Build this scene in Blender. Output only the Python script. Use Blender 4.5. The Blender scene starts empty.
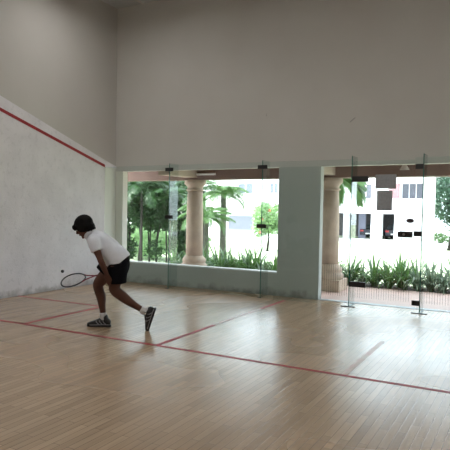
import bpy, bmesh, math, random
from mathutils import Vector, Matrix, noise
random.seed(7)
S = bpy.context.scene
COL = S.collection
PI = math.pi
V = Vector

# ------------------------------------------------------------------ materials
def mat(name, col, rough=.6, spec=.5, metal=0., noise_amt=0., noise_scale=6., col2=None, bump=0., bump_scale=60., transl=0.):
    m = bpy.data.materials.new(name); m.use_nodes = True
    nt = m.node_tree; N = nt.nodes; L = nt.links
    b = N['Principled BSDF']
    b.inputs['Base Color'].default_value = (*col, 1)
    b.inputs['Roughness'].default_value = rough
    b.inputs['Specular IOR Level'].default_value = spec
    b.inputs['Metallic'].default_value = metal
    tc = N.new('ShaderNodeTexCoord')
    c2 = col2 if col2 else tuple(max(0, c * (1 - noise_amt)) for c in col)
    if noise_amt or col2:
        n = N.new('ShaderNodeTexNoise'); n.inputs['Scale'].default_value = noise_scale
        n.inputs['Detail'].default_value = 5
        L.new(tc.outputs['Object'], n.inputs['Vector'])
        r = N.new('ShaderNodeValToRGB')
        r.color_ramp.elements[0].position = .35; r.color_ramp.elements[1].position = .65
        r.color_ramp.elements[0].color = (*c2, 1); r.color_ramp.elements[1].color = (*col, 1)
        L.new(n.outputs['Fac'], r.inputs['Fac']); L.new(r.outputs['Color'], b.inputs['Base Color'])
    if bump:
        n2 = N.new('ShaderNodeTexNoise'); n2.inputs['Scale'].default_value = bump_scale
        n2.inputs['Detail'].default_value = 4
        L.new(tc.outputs['Object'], n2.inputs['Vector'])
        bp = N.new('ShaderNodeBump'); bp.inputs['Strength'].default_value = bump
        bp.inputs['Distance'].default_value = .01
        L.new(n2.outputs['Fac'], bp.inputs['Height']); L.new(bp.outputs['Normal'], b.inputs['Normal'])
    if transl:
        t = N.new('ShaderNodeBsdfTranslucent'); t.inputs['Color'].default_value = (*[min(1, c * 1.5) for c in col], 1)
        mx = N.new('ShaderNodeMixShader'); mx.inputs[0].default_value = transl
        L.new(b.outputs[0], mx.inputs[1]); L.new(t.outputs[0], mx.inputs[2])
        L.new(mx.outputs[0], N['Material Output'].inputs['Surface'])
    return m

def emis(name, col, s):
    m = bpy.data.materials.new(name); m.use_nodes = True
    b = m.node_tree.nodes['Principled BSDF']
    b.inputs['Base Color'].default_value = (*col, 1)
    b.inputs['Emission Color'].default_value = (*col, 1)
    b.inputs['Emission Strength'].default_value = s
    return m

def glass_mat(name, tint, refl=1.0, ior=1.45):
    m = bpy.data.materials.new(name); m.use_nodes = True
    nt = m.node_tree; N = nt.nodes; L = nt.links
    N.remove(N['Principled BSDF'])
    t = N.new('ShaderNodeBsdfTransparent'); t.inputs[0].default_value = (*tint, 1)
    g = N.new('ShaderNodeBsdfGlossy'); g.inputs['Roughness'].default_value = .02
    g.inputs['Color'].default_value = (refl, refl, refl, 1)
    f = N.new('ShaderNodeFresnel'); ge = N.new('ShaderNodeNewGeometry')
    io = N.new('ShaderNodeMapRange'); io.inputs['To Min'].default_value = ior; io.inputs['To Max'].default_value = 1 / ior
    L.new(ge.outputs['Backfacing'], io.inputs['Value']); L.new(io.outputs[0], f.inputs['IOR'])
    mx = N.new('ShaderNodeMixShader')
    L.new(f.outputs[0], mx.inputs[0]); L.new(t.outputs[0], mx.inputs[1]); L.new(g.outputs[0], mx.inputs[2])
    L.new(mx.outputs[0], N['Material Output'].inputs['Surface'])
    return m

def plaster(name, col, col2, dirt_low=0., spots=0., scale=1.2, rough=.75, scratch=False, bump=.12):
    """painted plaster with uneven wash, small ball marks and a grimy skirting zone"""
    m = bpy.data.materials.new(name); m.use_nodes = True
    nt = m.node_tree; N = nt.nodes; L = nt.links; b = N['Principled BSDF']
    b.inputs['Roughness'].default_value = rough
    tc = N.new('ShaderNodeTexCoord')
    n = N.new('ShaderNodeTexNoise'); n.inputs['Scale'].default_value = scale; n.inputs['Detail'].default_value = 6
    L.new(tc.outputs['Object'], n.inputs['Vector'])
    r = N.new('ShaderNodeValToRGB')
    r.color_ramp.elements[0].position = .3; r.color_ramp.elements[1].position = .7
    r.color_ramp.elements[0].color = (*col2, 1); r.color_ramp.elements[1].color = (*col, 1)
    L.new(n.outputs['Fac'], r.inputs['Fac'])
    cur = r.outputs['Color']
    def dark(fac, c):
        nonlocal cur
        mx = N.new('ShaderNodeMix'); mx.data_type = 'RGBA'
        L.new(fac, mx.inputs['Factor']); L.new(cur, mx.inputs['A']); mx.inputs['B'].default_value = (*c, 1)
        cur = mx.outputs['Result']
    def mth(op, a, b_=None, clamp=False):
        x = N.new('ShaderNodeMath'); x.operation = op; x.use_clamp = clamp
        for i, q in enumerate((a, b_)):
            if q is None: continue
            if isinstance(q, (int, float)): x.inputs[i].default_value = q
            else: L.new(q, x.inputs[i])
        return x.outputs[0]
    if spots:
        v = N.new('ShaderNodeTexNoise'); v.inputs['Scale'].default_value = 14; v.inputs['Detail'].default_value = 3
        L.new(tc.outputs['Object'], v.inputs['Vector'])
        v2 = N.new('ShaderNodeTexNoise'); v2.inputs['Scale'].default_value = 1.5
        L.new(tc.outputs['Object'], v2.inputs['Vector'])
        a = mth('MULTIPLY', mth('SUBTRACT', v.outputs['Fac'], .56), 9, True)
        a = mth('MULTIPLY', a, mth('MULTIPLY', v2.outputs['Fac'], spots))
        dark(a, tuple(c * .45 for c in col))
    sx = N.new('ShaderNodeSeparateXYZ'); L.new(tc.outputs['Object'], sx.inputs[0])
    if dirt_low:
        v = N.new('ShaderNodeTexNoise'); v.inputs['Scale'].default_value = 7; v.inputs['Detail'].default_value = 5
        L.new(tc.outputs['Object'], v.inputs['Vector'])
        h = mth('SUBTRACT', mth('MULTIPLY', v.outputs['Fac'], .30), .04)
        a = mth('MULTIPLY', mth('SUBTRACT', h, sx.outputs['Z']), 9, True)
        a = mth('MULTIPLY', a, dirt_low)
        dark(a, (.10, .095, .075))
    if scratch:
        # short slanted scuff on the high wall
        for (x0, z0, c, s, hw, hl) in ((4.40, 2.75, .77, .64, .007, .05), (3.02, 2.92, .2, .98, .004, .02)):
            dx = mth('SUBTRACT', sx.outputs['X'], x0); dz = mth('SUBTRACT', sx.outputs['Z'], z0)
            u = mth('ADD', mth('MULTIPLY', dx, c), mth('MULTIPLY', dz, s))
            w = mth('SUBTRACT', mth('MULTIPLY', dx, s), mth('MULTIPLY', dz, c))
            a = mth('MULTIPLY', mth('LESS_THAN', mth('ABSOLUTE', u), hl), mth('LESS_THAN', mth('ABSOLUTE', w), hw))
            dark(mth('MULTIPLY', a, .6), tuple(q * .3 for q in col))
    L.new(cur, b.inputs['Base Color'])
    n2 = N.new('ShaderNodeTexNoise'); n2.inputs['Scale'].default_value = 45; n2.inputs['Detail'].default_value = 4
    L.new(tc.outputs['Object'], n2.inputs['Vector'])
    bp = N.new('ShaderNodeBump'); bp.inputs['Strength'].default_value = bump; bp.inputs['Distance'].default_value = .01
    L.new(n2.outputs['Fac'], bp.inputs['Height']); L.new(bp.outputs['Normal'], b.inputs['Normal'])
    return m

def floor_mat():
    m = bpy.data.materials.new('maple_strip_floor'); m.use_nodes = True
    nt = m.node_tree; N = nt.nodes; L = nt.links; b = N['Principled BSDF']
    tc = N.new('ShaderNodeTexCoord')
    sp = N.new('ShaderNodeSeparateXYZ'); cb = N.new('ShaderNodeCombineXYZ')
    L.new(tc.outputs['Object'], sp.inputs[0])
    L.new(sp.outputs['Y'], cb.inputs['X']); L.new(sp.outputs['X'], cb.inputs['Y'])
    br = N.new('ShaderNodeTexBrick'); L.new(cb.outputs[0], br.inputs['Vector'])
    br.inputs['Scale'].default_value = 1; br.inputs['Brick Width'].default_value = .5
    br.inputs['Row Height'].default_value = .054; br.inputs['Mortar Size'].default_value = .0022
    br.inputs['Mortar Smooth'].default_value = .3; br.offset = .37; br.inputs['Bias'].default_value = 0.
    br.inputs['Color1'].default_value = (.54, .39, .255, 1); br.inputs['Color2'].default_value = (.39, .275, .175, 1)
    br.inputs['Mortar'].default_value = (.22, .155, .10, 1)
    # grain
    mp = N.new('ShaderNodeMapping'); mp.inputs['Scale'].default_value = (22, 1.3, 1)
    L.new(tc.outputs['Object'], mp.inputs[0])
    n = N.new('ShaderNodeTexNoise'); n.inputs['Scale'].default_value = 2.2; n.inputs['Detail'].default_value = 6
    L.new(mp.outputs[0], n.inputs['Vector'])
    mx = N.new('ShaderNodeMix'); mx.data_type = 'RGBA'; mx.blend_type = 'MULTIPLY'
    mx.inputs['Factor'].default_value = .55
    r = N.new('ShaderNodeValToRGB'); r.color_ramp.elements[0].position = .3; r.color_ramp.elements[1].position = .7
    r.color_ramp.elements[0].color = (.78, .77, .76, 1); r.color_ramp.elements[1].color = (1.1, 1.1, 1.1, 1)
    L.new(n.outputs['Fac'], r.inputs[0]); L.new(br.outputs['Color'], mx.inputs['A']); L.new(r.outputs[0], mx.inputs['B'])
    # traffic wear
    n3 = N.new('ShaderNodeTexNoise'); n3.inputs['Scale'].default_value = .55; n3.inputs['Detail'].default_value = 2
    L.new(tc.outputs['Object'], n3.inputs['Vector'])
    mx2 = N.new('ShaderNodeMix'); mx2.data_type = 'RGBA'; mx2.blend_type = 'MULTIPLY'; mx2.inputs['Factor'].default_value = .35
    r3 = N.new('ShaderNodeValToRGB'); r3.color_ramp.elements[0].position = .35; r3.color_ramp.elements[1].position = .62
    r3.color_ramp.elements[0].color = (.72, .72, .73, 1); r3.color_ramp.elements[1].color = (1, 1, 1, 1)
    L.new(n3.outputs['Fac'], r3.inputs[0]); L.new(mx.outputs['Result'], mx2.inputs['A']); L.new(r3.outputs[0], mx2.inputs['B'])
    L.new(mx2.outputs['Result'], b.inputs['Base Color'])
    # sheen
    rr = N.new('ShaderNodeMapRange'); rr.inputs['From Min'].default_value = .3; rr.inputs['From Max'].default_value = .7
    rr.inputs['To Min'].default_value = .20; rr.inputs['To Max'].default_value = .30
    L.new(n3.outputs['Fac'], rr.inputs['Value']); L.new(rr.outputs[0], b.inputs['Roughness'])
    b.inputs['Specular IOR Level'].default_value = .6
    # each strip slightly cupped / tilted
    br2 = N.new('ShaderNodeTexBrick'); L.new(cb.outputs[0], br2.inputs['Vector'])
    br2.inputs['Scale'].default_value = 1; br2.inputs['Brick Width'].default_value = .5
    br2.inputs['Row Height'].default_value = .054; br2.inputs['Mortar Size'].default_value = .006
    br2.inputs['Mortar Smooth'].default_value = 1.; br2.offset = .37
    br2.inputs['Color1'].default_value = (1, 1, 1, 1); br2.inputs['Color2'].default_value = (.75, .75, .75, 1)
    br2.inputs['Mortar'].default_value = (0, 0, 0, 1)
    bp = N.new('ShaderNodeBump'); bp.inputs['Strength'].default_value = .3; bp.inputs['Distance'].default_value = .002
    L.new(br2.outputs['Color'], bp.inputs['Height']); L.new(bp.outputs['Normal'], b.inputs['Normal'])
    return m

def leaf_mat(name, col, col2, transl=.35, rough=.45):
    return mat(name, col, rough=rough, col2=col2, noise_scale=9, transl=transl)

M = dict(
    wall_hi=plaster('high_wall_plaster', (.585, .565, .53), (.54, .52, .485), scale=.7, scratch=True, bump=.05),
    wall_back=plaster('back_wall_plaster', (.61, .595, .56), (.57, .55, .515), dirt_low=.5, scale=1.1, scratch=True, bump=.06),
    wall_panel=plaster('playing_wall_plaster', (.82, .80, .83), (.72, .70, .73), dirt_low=.5, spots=.3, scale=2.6, bump=.5),
    wall_pier=plaster('pier_plaster', (.48, .495, .47), (.44, .455, .43), dirt_low=.6, scale=1.1, bump=.06),
    wall_cream=plaster('cream_plaster', (.80, .77, .70), (.74, .71, .64), dirt_low=.5, scale=1.1, bump=.06),
    wall_plain=plaster('side_wall_plaster', (.66, .64, .60), (.6, .58, .54), scale=1),
    ceil=mat('ceiling_board', (.55, .56, .56), .8, noise_amt=.1, noise_scale=2),
    floor=floor_mat(),
    red=mat('red_line_paint', (.40, .025, .03), .5, spec=.3, noise_amt=.25, noise_scale=5),
    redglare=mat('glare_washed_red_line_paint', (.45, .20, .15), .35, spec=.5, col2=(.43, .30, .21), noise_scale=5),  # red paled towards the board colour, floor glare put into the paint
    redw=mat('red_wall_line_paint', (.36, .02, .03), .5, noise_amt=.15, noise_scale=8),
    glass=glass_mat('court_glass', (.93, .972, .965), .6),
    gedge=mat('glass_edge_green', (.04, .16, .13), .2),
    black=mat('black_patch_fitting', (.012, .012, .013), .4),
    metal=mat('steel_bolt', (.45, .45, .46), .3, metal=1.),
    reflection=glass_mat('painted_stripe_reflection', (.87, .86, .86), .9, 2.4),  # glossy tint for the stripes that stand in for a reflection
    paper=mat('printed_paper', (.40, .40, .42), .8, noise_amt=.18, noise_scale=40, transl=.25),
    ink=mat('sticker_dark', (.05, .03, .035), .5),
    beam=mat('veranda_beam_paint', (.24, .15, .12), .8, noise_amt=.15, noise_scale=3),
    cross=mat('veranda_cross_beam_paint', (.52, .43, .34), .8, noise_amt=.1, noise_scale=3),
    column=mat('column_stucco', (.50, .39, .30), .8, col2=(.40, .32, .25), noise_scale=5, bump=.3),
    vfloor=mat('terracotta_floor', (.62, .42, .37), .5, col2=(.52, .37, .33), noise_scale=4),
    soffit=mat('veranda_soffit', (.50, .42, .34), .9, noise_amt=.1),
    sill=mat('painted_sill', (.80, .80, .80), .6, noise_amt=.06),
    thresh=mat('threshold_stone', (.42, .45, .50), .35, col2=(.34, .38, .44), noise_scale=6),
    white=mat('white_paint', (.85, .85, .86), .6, noise_amt=.05, noise_scale=1),
    lawn=mat('lawn_grass', (.43, .45, .34), .9, col2=(.34, .40, .25), noise_scale=1.3),
    soil=mat('bed_soil', (.10, .065, .045), .95, noise_amt=.4, noise_scale=9),
    drive=mat('drive_concrete', (.55, .56, .58), .8, noise_amt=.1),
    bwall=mat('building_white', (.78, .78, .82), .8, noise_amt=.05, noise_scale=.4),
    bpink=mat('building_pink', (.30, .17, .19), .8, noise_amt=.05),
    bgrey=mat('building_grey', (.27, .27, .36), .8, noise_amt=.1),
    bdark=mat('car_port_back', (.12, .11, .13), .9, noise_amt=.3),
    pane=mat('window_pane', (.12, .14, .20), .15, spec=.8),
    curtain=mat('curtain', (.13, .135, .165), .9, noise_amt=.2, noise_scale=3),
    bark=mat('bark', (.012, .010, .008), .9, col2=(.022, .018, .014), noise_scale=12, bump=.5),
    palmbark=mat('palm_trunk_bark', (.13, .13, .10), .9, col2=(.07, .075, .06), noise_scale=14, bump=.4),
    leaf_dark=leaf_mat('leaf_dark', (.028, .080, .018), (.006, .020, .006), .25),
    leaf_mid=leaf_mat('leaf_mid', (.075, .16, .04), (.03, .08, .02), .3),
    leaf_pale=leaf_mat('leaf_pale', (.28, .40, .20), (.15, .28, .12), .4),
    leaf_strap=leaf_mat('leaf_strap', (.10, .20, .05), (.03, .085, .03), .3),
    leaf_strap2=leaf_mat('leaf_strap_silver', (.22, .29, .20), (.05, .10, .05), .25),
    leaf_teal=leaf_mat('leaf_teal', (.06, .12, .075), (.03, .075, .05), .25),
    flower=mat('red_flower', (.55, .06, .07), .6),
    car=mat('dark_car_paint', (.02, .02, .035), .2),
    carglass=mat('car_window', (.04, .05, .06), .1),
    tyre=mat('tyre_rubber', (.015, .015, .015), .8),
    tail=mat('tail_lamp_red', (.5, .02, .02), .3),
    skin=mat('brown_skin', (.105, .045, .030), .6, spec=.3, noise_amt=.12, noise_scale=12),
    lips=mat('lip_skin', (.10, .035, .03), .5),
    hair=mat('black_hair', (.005, .0045, .0045), .7, spec=.12, bump=.4, bump_scale=60),
    shirt=mat('white_polo_cotton', (.78, .81, .88), .85, noise_amt=.08, noise_scale=10, bump=.35, bump_scale=14),
    shorts=mat('black_shorts_cloth', (.006, .006, .008), .95, spec=.08, bump=.4, bump_scale=16),
    sock=mat('white_sock', (.60, .60, .60), .9, bump=.5, bump_scale=120),
    shoe=mat('black_shoe_leather', (.012, .012, .014), .45),
    shoew=mat('shoe_silver_trim', (.32, .32, .34), .5),
    eye=mat('eye_white', (.6, .58, .55), .3),
    iris=mat('iris_dark', (.01, .008, .006), .2),
    frame=mat('racket_frame_dark', (.03, .03, .04), .3),
    framew=mat('racket_throat_red', (.30, .04, .07), .35),
    string=mat('racket_string', (.55, .55, .56), .5),
    grip=mat('racket_grip', (.02, .02, .02), .8),
    ball=mat('squash_ball_rubber', (.035, .035, .04), .6),
    lamp=emis('lamp_diffuser', (1., .985, .96), 9.0),
    lampframe=mat('lamp_frame', (.7, .7, .7), .5),
    bell=mat('lamp_bell_enamel', (.60, .55, .50), .5),
)

# ------------------------------------------------------------------ helpers
def tag(o, label=None, cat=None, group=None, kind=None):
    if label: o['label'] = label
    if cat: o['category'] = cat
    if group: o['group'] = group
    if kind: o['kind'] = kind
    return o

def obj(name, bm, m, parent=None, smooth=False, bevel=0):
    me = bpy.data.meshes.new(name)
    bmesh.ops.recalc_face_normals(bm, faces=bm.faces[:])
    bm.to_mesh(me); bm.free()
    ms = m if isinstance(m, (list, tuple)) else [m]
    for q in ms: me.materials.append(q)
    if smooth:
        for p in me.polygons: p.use_smooth = True
    o = bpy.data.objects.new(name, me); COL.objects.link(o)
    if parent: o.parent = parent
    if bevel:
        b = o.modifiers.new('bevel', 'BEVEL'); b.width = bevel; b.segments = 2; b.limit_method = 'ANGLE'
    return o

def empty(name, loc=(0, 0, 0), rz=0):
    o = bpy.data.objects.new(name, None); COL.objects.link(o)
    o.location = loc; o.rotation_euler = (0, 0, rz); o.empty_display_size = .1
    return o

def box(bm, a, b, mi=0):
    a = V(a); b = V(b)
    vs = [bm.verts.new((x, y, z)) for x in (a.x, b.x) for y in (a.y, b.y) for z in (a.z, b.z)]
    for f in ((0, 1, 3, 2), (4, 6, 7, 5), (0, 4, 5, 1), (2, 3, 7, 6), (0, 2, 6, 4), (1, 5, 7, 3)):
        bm.faces.new([vs[i] for i in f]).material_index = mi
def B(*boxes):
    bm = bmesh.new()
    for b in boxes: box(bm, *b)
    return bm

def prism(pts, y0, y1, axis='y'):
    """closed outline extruded along an axis"""
    bm = bmesh.new()
    def mk(p, t):
        if axis == 'y': return (p[0], t, p[1])
        if axis == 'x': return (t, p[0], p[1])
        return (p[0], p[1], t)
    A = [bm.verts.new(mk(p, y0)) for p in pts]; C = [bm.verts.new(mk(p, y1)) for p in pts]
    bm.faces.new(A); bm.faces.new(C[::-1])
    n = len(pts)
    for i in range(n): bm.faces.new((A[i], A[(i + 1) % n], C[(i + 1) % n], C[i]))
    return bm

def lathe(bm, prof, c=(0, 0, 0), n=32):
    c = V(c); rings = []
    for r, z in prof:
        rings.append([bm.verts.new(c + V((r * math.cos(2 * PI * i / n), r * math.sin(2 * PI * i / n), z))) for i in range(n)])
    for a, b in zip(rings, rings[1:]):
        for i in range(n): bm.faces.new((a[i], a[(i + 1) % n], b[(i + 1) % n], b[i]))
    bm.faces.new(rings[0][::-1]); bm.faces.new(rings[-1])

def tube(bm, pts, rad, n=8, mi=0, cap=True):
    pts = [V(p) for p in pts]
    if not isinstance(rad, (list, tuple)): rad = [rad] * len(pts)
    rings = []; up = V((0, 0, 1))
    for i, p in enumerate(pts):
        t = (pts[min(i + 1, len(pts) - 1)] - pts[max(i - 1, 0)]).normalized()
        if i == 0:
            up = V((0, 0, 1)) if abs(t.z) < .9 else V((1, 0, 0))
        u = (up - t * up.dot(t)).normalized(); w = t.cross(u); up = u
        rings.append([bm.verts.new(p + (u * math.cos(2 * PI * k / n) + w * math.sin(2 * PI * k / n)) * rad[i]) for k in range(n)])
    for a, b in zip(rings, rings[1:]):
        for k in range(n): bm.faces.new((a[k], a[(k + 1) % n], b[(k + 1) % n], b[k])).material_index = mi
    if cap:
        bm.faces.new(rings[0][::-1]).material_index = mi; bm.faces.new(rings[-1]).material_index = mi

def copy_tree(o, parent=None):
    c = o.copy(); COL.objects.link(c)
    if parent: c.parent = parent
    for ch in list(o.children): copy_tree(ch, c)
    return c

# ------------------------------------------------------------------ camera
CP = V((6.71991, -8.51299, 1.38199)); yaw, pitch, roll, F = -.54827, -.03758, .0146, 582.84
cam = bpy.data.cameras.new('camera'); co = bpy.data.objects.new('camera', cam); COL.objects.link(co)
f = V((math.sin(yaw) * math.cos(pitch), math.cos(yaw) * math.cos(pitch), math.sin(pitch)))
r = V((math.cos(yaw), -math.sin(yaw), 0)); u = r.cross(f)
r2 = r * math.cos(roll) + u * math.sin(roll); u2 = -r * math.sin(roll) + u * math.cos(roll)
R = Matrix((r2, u2, -f)).transposed().to_4x4()
co.matrix_world = Matrix.Translation(CP) @ R
cam.sensor_width = 36; cam.sensor_fit = 'HORIZONTAL'; cam.lens = F / 450 * 36
cam.shift_x = (225 - 174.42) / 450; cam.shift_y = -(225 - 230.715) / 450
cam.clip_start = .05; cam.clip_end = 300
S.camera = co

# ------------------------------------------------------------------ court shell
W, YF, H, YB, TB = 7.07, -9.75, 5.11, .35, .15     # width, front wall, ceiling, back wall face, its thickness
def struct(name, bm, m, **k):
    o = obj(name, bm, m, **k); o['kind'] = 'structure'; return o
struct('floor', B(((-.03, YF, -.12), (W, YB, 0))), M['floor'])
struct('ceiling', B(((-.25, YF - .2, H), (W + .25, YB + TB, H + .2))), M['ceil'])
struct('wall_front', B(((-.25, YF - .2, -.12), (W + .25, YF, H))), M['wall_plain'])
struct('wall_right', B(((W, YF, -.12), (W + .22, YB + TB, H))), M['wall_plain'])
struct('wall_left', B(((-.25, YF, -.12), (-.012, YB + TB, H))), M['wall_hi'])
struct('trim_13', B(((-.012, .012, 0), (-.006, YB - .001, 2.13))), M['wall_cream'])
# thicker playing surface of the left wall, its top follows the out line
OL = lambda y: 2.125 - .266 * y
pts = [(YF, -.0), (0, 0), (0, 2.13 + .02), (YB, 2.14), (YB, 2.19), (0, OL(0) + .16), (YF, OL(YF) + .20)]
struct('trim_1', prism([(YF, 0), (0, 0), (0, OL(0) + .135), (YF, OL(YF) + .50)], -.012, 0, 'x'), M['wall_panel'])
struct('trim_2', prism([(0, 2.13), (YB, 2.13), (YB, 2.165), (0, OL(0) + .135)], -.012, -.002, 'x'), M['wall_panel'])
struct('trim_3', prism([(YF, OL(YF)), (0, OL(0)), (0, OL(0) + .05), (YF, OL(YF) + .05)], 0, .004, 'x'), M['redw'])
# ceiling joint strips
struct('trim_4', B(((-.01, -.62, H - .012), (W, -.58, H)), ((.55, YF, H - .012), (.59, YB, H))), M['wall_plain'])
# back wall with one long window opening and a wide doorway
x0, x1, x2 = .155, 3.255, 3.94
sz, tz = .365, 2.07
struct('wall_back', B(
    ((-.25, YB, tz), (W, YB + TB, H)), ((6.9, YB, -.12), (W, YB + TB, tz))), M['wall_back'])
struct('wall_back_low', B(((x0, YB, -.12), (x1, YB + TB, sz)), ((x1, YB, -.12), (x2, YB + TB, tz))), M['wall_pier'])
struct('wall_back_return', B(((-.012, YB, -.12), (x0, YB + TB, tz))), M['wall_cream'])
struct('trim_5', B(((x0, YB + .01, sz), (x1, YB + TB + .05, sz + .018))), M['sill'])
struct('threshold', B(((x2, YB, -.12), (6.9, YB + TB, .004)), ), M['thresh'])
bm = bmesh.new()
x = x2 + .14
while x < 6.7:
    w = random.choice((.12, .17, .24)); box(bm, (x, YB + .05, .003), (x + w, YB + .12, .007)); x += w + random.uniform(.12, .3)
struct('trim_6', bm, M['white'])  # white slips painting patches of light onto the threshold
# floor markings
z = .0015; lw = .05
def line(n, a, b, m='red'): struct('trim_%d' % n, B(((*a, 0), (*b, z))), M[m])
D_, B_, w_, h_ = -3.612, -2.104, 1.654, 3.534
line(7, (0, D_ - lw / 2), (W, D_ + lw / 2))
line(8, (w_ - lw / 2, D_ + lw / 2), (w_ + lw / 2, B_ + lw / 2))
line(9, (0, B_ - lw / 2), (w_ - lw / 2, B_ + lw / 2))
line(10, (h_ - lw / 2, D_ + lw / 2), (h_ + lw / 2, -2.35))
line(14, (h_ - lw / 2, -2.35), (h_ + lw / 2, -.95), 'redglare')  # middle stretch washed out by window glare, painted into its colour
line(15, (h_ - lw / 2, -.95), (h_ + lw / 2, -.02))
line(11, (2 * h_ - w_ - lw / 2, D_ + lw / 2), (2 * h_ - w_ + lw / 2, B_ + lw / 2), 'redglare')  # fades into the floor reflection, painted into its colour

# ------------------------------------------------------------------ glass back wall
GH = 2.13
def pane(name, xa, xb, zt=GH):
    bm = bmesh.new()
    vs = [bm.verts.new(p) for p in ((xa, -.006, .004), (xb, -.006, .004), (xb, -.006, zt), (xa, -.006, zt))]
    ws = [bm.verts.new((v.co.x, .006, v.co.z)) for v in vs]
    bm.faces.new(vs); bm.faces.new(ws[::-1])
    for i in range(4):
        fc = bm.faces.new((vs[i], ws[i], ws[(i + 1) % 4], vs[(i + 1) % 4])); fc.material_index = 1 if i == 2 else 0
    return obj(name, bm, [M['glass'], M['gedge']])
joints = [.004, 1.40, 3.115, 4.50, 5.35, 5.46, W - .004]
g = .003
for i, (a, b) in enumerate(((0, 1), (1, 2), (2, 3), (4, 5), (5, 6))):
    o = pane('window_%d' % (i + 1), joints[a] + g, joints[b] - g); o['kind'] = 'structure'
door = pane('door_1', 4.503, 5.347, 2.10); door['kind'] = 'structure'
for (xa, xb, za, zb) in ((4.505, 4.735, 1.805, 1.885), (4.505, 4.735, .295, .37)):
    hp = obj('hinge_plate', B(((xa, -.022, za), (xb, -.0062, zb)), ((xa, .0062, za), (xb, .022, zb))), M['black'], door, bevel=.003)
lk = obj('lock_plate', B(((5.15, -.024, 1.035), (5.345, -.0062, 1.115)), ((5.15, .0062, 1.035), (5.345, .024, 1.115))), M['black'], door, bevel=.003)
bm = bmesh.new(); bmesh.ops.create_cone(bm, cap_ends=True, segments=20, radius1=.018, radius2=.016, depth=.012, matrix=Matrix.Translation((5.235, -.03, 1.075)) @ Matrix.Rotation(PI / 2, 4, 'X'))
obj('lock_cylinder', bm, M['metal'], lk)
# reflected bars low in the glass, drawn as pale strips behind the panes
bm = bmesh.new(); x = 4.40
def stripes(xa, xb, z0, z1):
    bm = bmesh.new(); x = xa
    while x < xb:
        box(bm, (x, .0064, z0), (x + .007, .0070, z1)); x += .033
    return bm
tag(obj('striped_reflection', stripes(4.52, 5.33, .14, .60), M['reflection']), 'reflection drawn as pale fine vertical stripes on the glass door above the floor', 'reflection')
tag(obj('striped_reflection', stripes(5.48, 6.9, .14, .60), M['reflection']), 'reflection drawn as pale fine vertical stripes on the glass right of the door', 'reflection')
tag(obj('striped_reflection', stripes(4.10, 4.48, .14, .60), M['reflection']), 'reflection drawn as pale fine vertical stripes on the glass left of the door, before the thick column base', 'reflection')

fin_lab = {1.40: ('narrow glass fin behind the joint in front of the leafy left window part', []),
           3.115: ('narrow glass fin behind the joint near the right end of the long window', []),
           4.50: ('tall glass fin at the hinge side of the glass door', []),
           5.46: ('tall glass fin at the lock side of the glass door', [])}
for xj, zs in ((1.40, (2.055, 1.24)), (3.115, (2.055, 1.13)), (4.50, ()), (5.46, (2.005, 1.09, .14))):
    t = empty('glass_fin', (xj, .0, 0)); tag(t, fin_lab[xj][0], 'glass fin', 'glass fins behind the glass wall')
    wide = xj > 4
    bm = bmesh.new()
    top = GH + (.05 if wide else .03)
    box(bm, (-.006, .012, .0045), (.006, .30, top))
    o = obj('fin_pane', bm, M['glass'], t)
    # polished green edges
    obj('fin_edge', B(((-.0062, .0085, .0045), (.0062, .012, top))), M['gedge'], t)
    for zc in zs:
        if wide:
            obj('patch_fitting', B(((-.10, -.022, zc - .035), (.006, -.0075, zc + .035))), M['black'], t, bevel=.003)
        else:
            obj('patch_fitting', B(((-.07, -.022, zc - .03), (.09, -.0075, zc + .03)), ((-.015, .0075, zc - .03), (.015, .06, zc + .03))), M['black'], t, bevel=.003)
    if wide:
        obj('floor_channel', B(((-.10, -.04, .001), (.10, -.0075, .010)), ((-.02, .0085, .001), (.02, .31, .0044))), M['black'], t)
    else:
        obj('floor_channel', B(((-.03, -.03, .001), (.03, -.0075, .008))), M['black'], t)

# notices and sticker on the door
def paper(xa, xb, za, zb, seed, lab):
    bm = bmesh.new(); n = 8
    random.seed(seed); ph = random.random() * 6
    G = [[bm.verts.new((xa + (xb - xa) * i / n, -.0078 - .005 * (.5 + .5 * math.sin(ph + 3 * i / n + 2 * j / n)) , za + (zb - za) * j / n)) for i in range(n + 1)] for j in range(n + 1)]
    for j in range(n):
        for i in range(n): bm.faces.new((G[j][i], G[j][i + 1], G[j + 1][i + 1], G[j + 1][i]))
    o = obj('paper_notice', bm, M['paper'], smooth=True)
    s = o.modifiers.new('thick', 'SOLIDIFY'); s.thickness = .0006
    tag(o, lab, 'notice', 'paper notices on the glass door')
paper(4.835, 5.115, 1.705, 1.905, 1, 'upper, wider grey paper notice taped to the glass door')
paper(4.86, 5.07, 1.40, 1.68, 2, 'lower, narrower grey paper notice taped to the glass door')
bm = bmesh.new(); bmesh.ops.create_cone(bm, cap_ends=True, segments=24, radius1=.05, radius2=.05, depth=.002, matrix=Matrix.Translation((5.31, -.0085, 1.265)) @ Matrix.Scale(.62, 4, (0, 0, 1)) @ Matrix.Rotation(PI / 2, 4, 'X'))
tag(obj('oval_sticker', bm, M['ink']), 'small dark oval sticker on the glass door above the lock', 'sticker')

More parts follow.
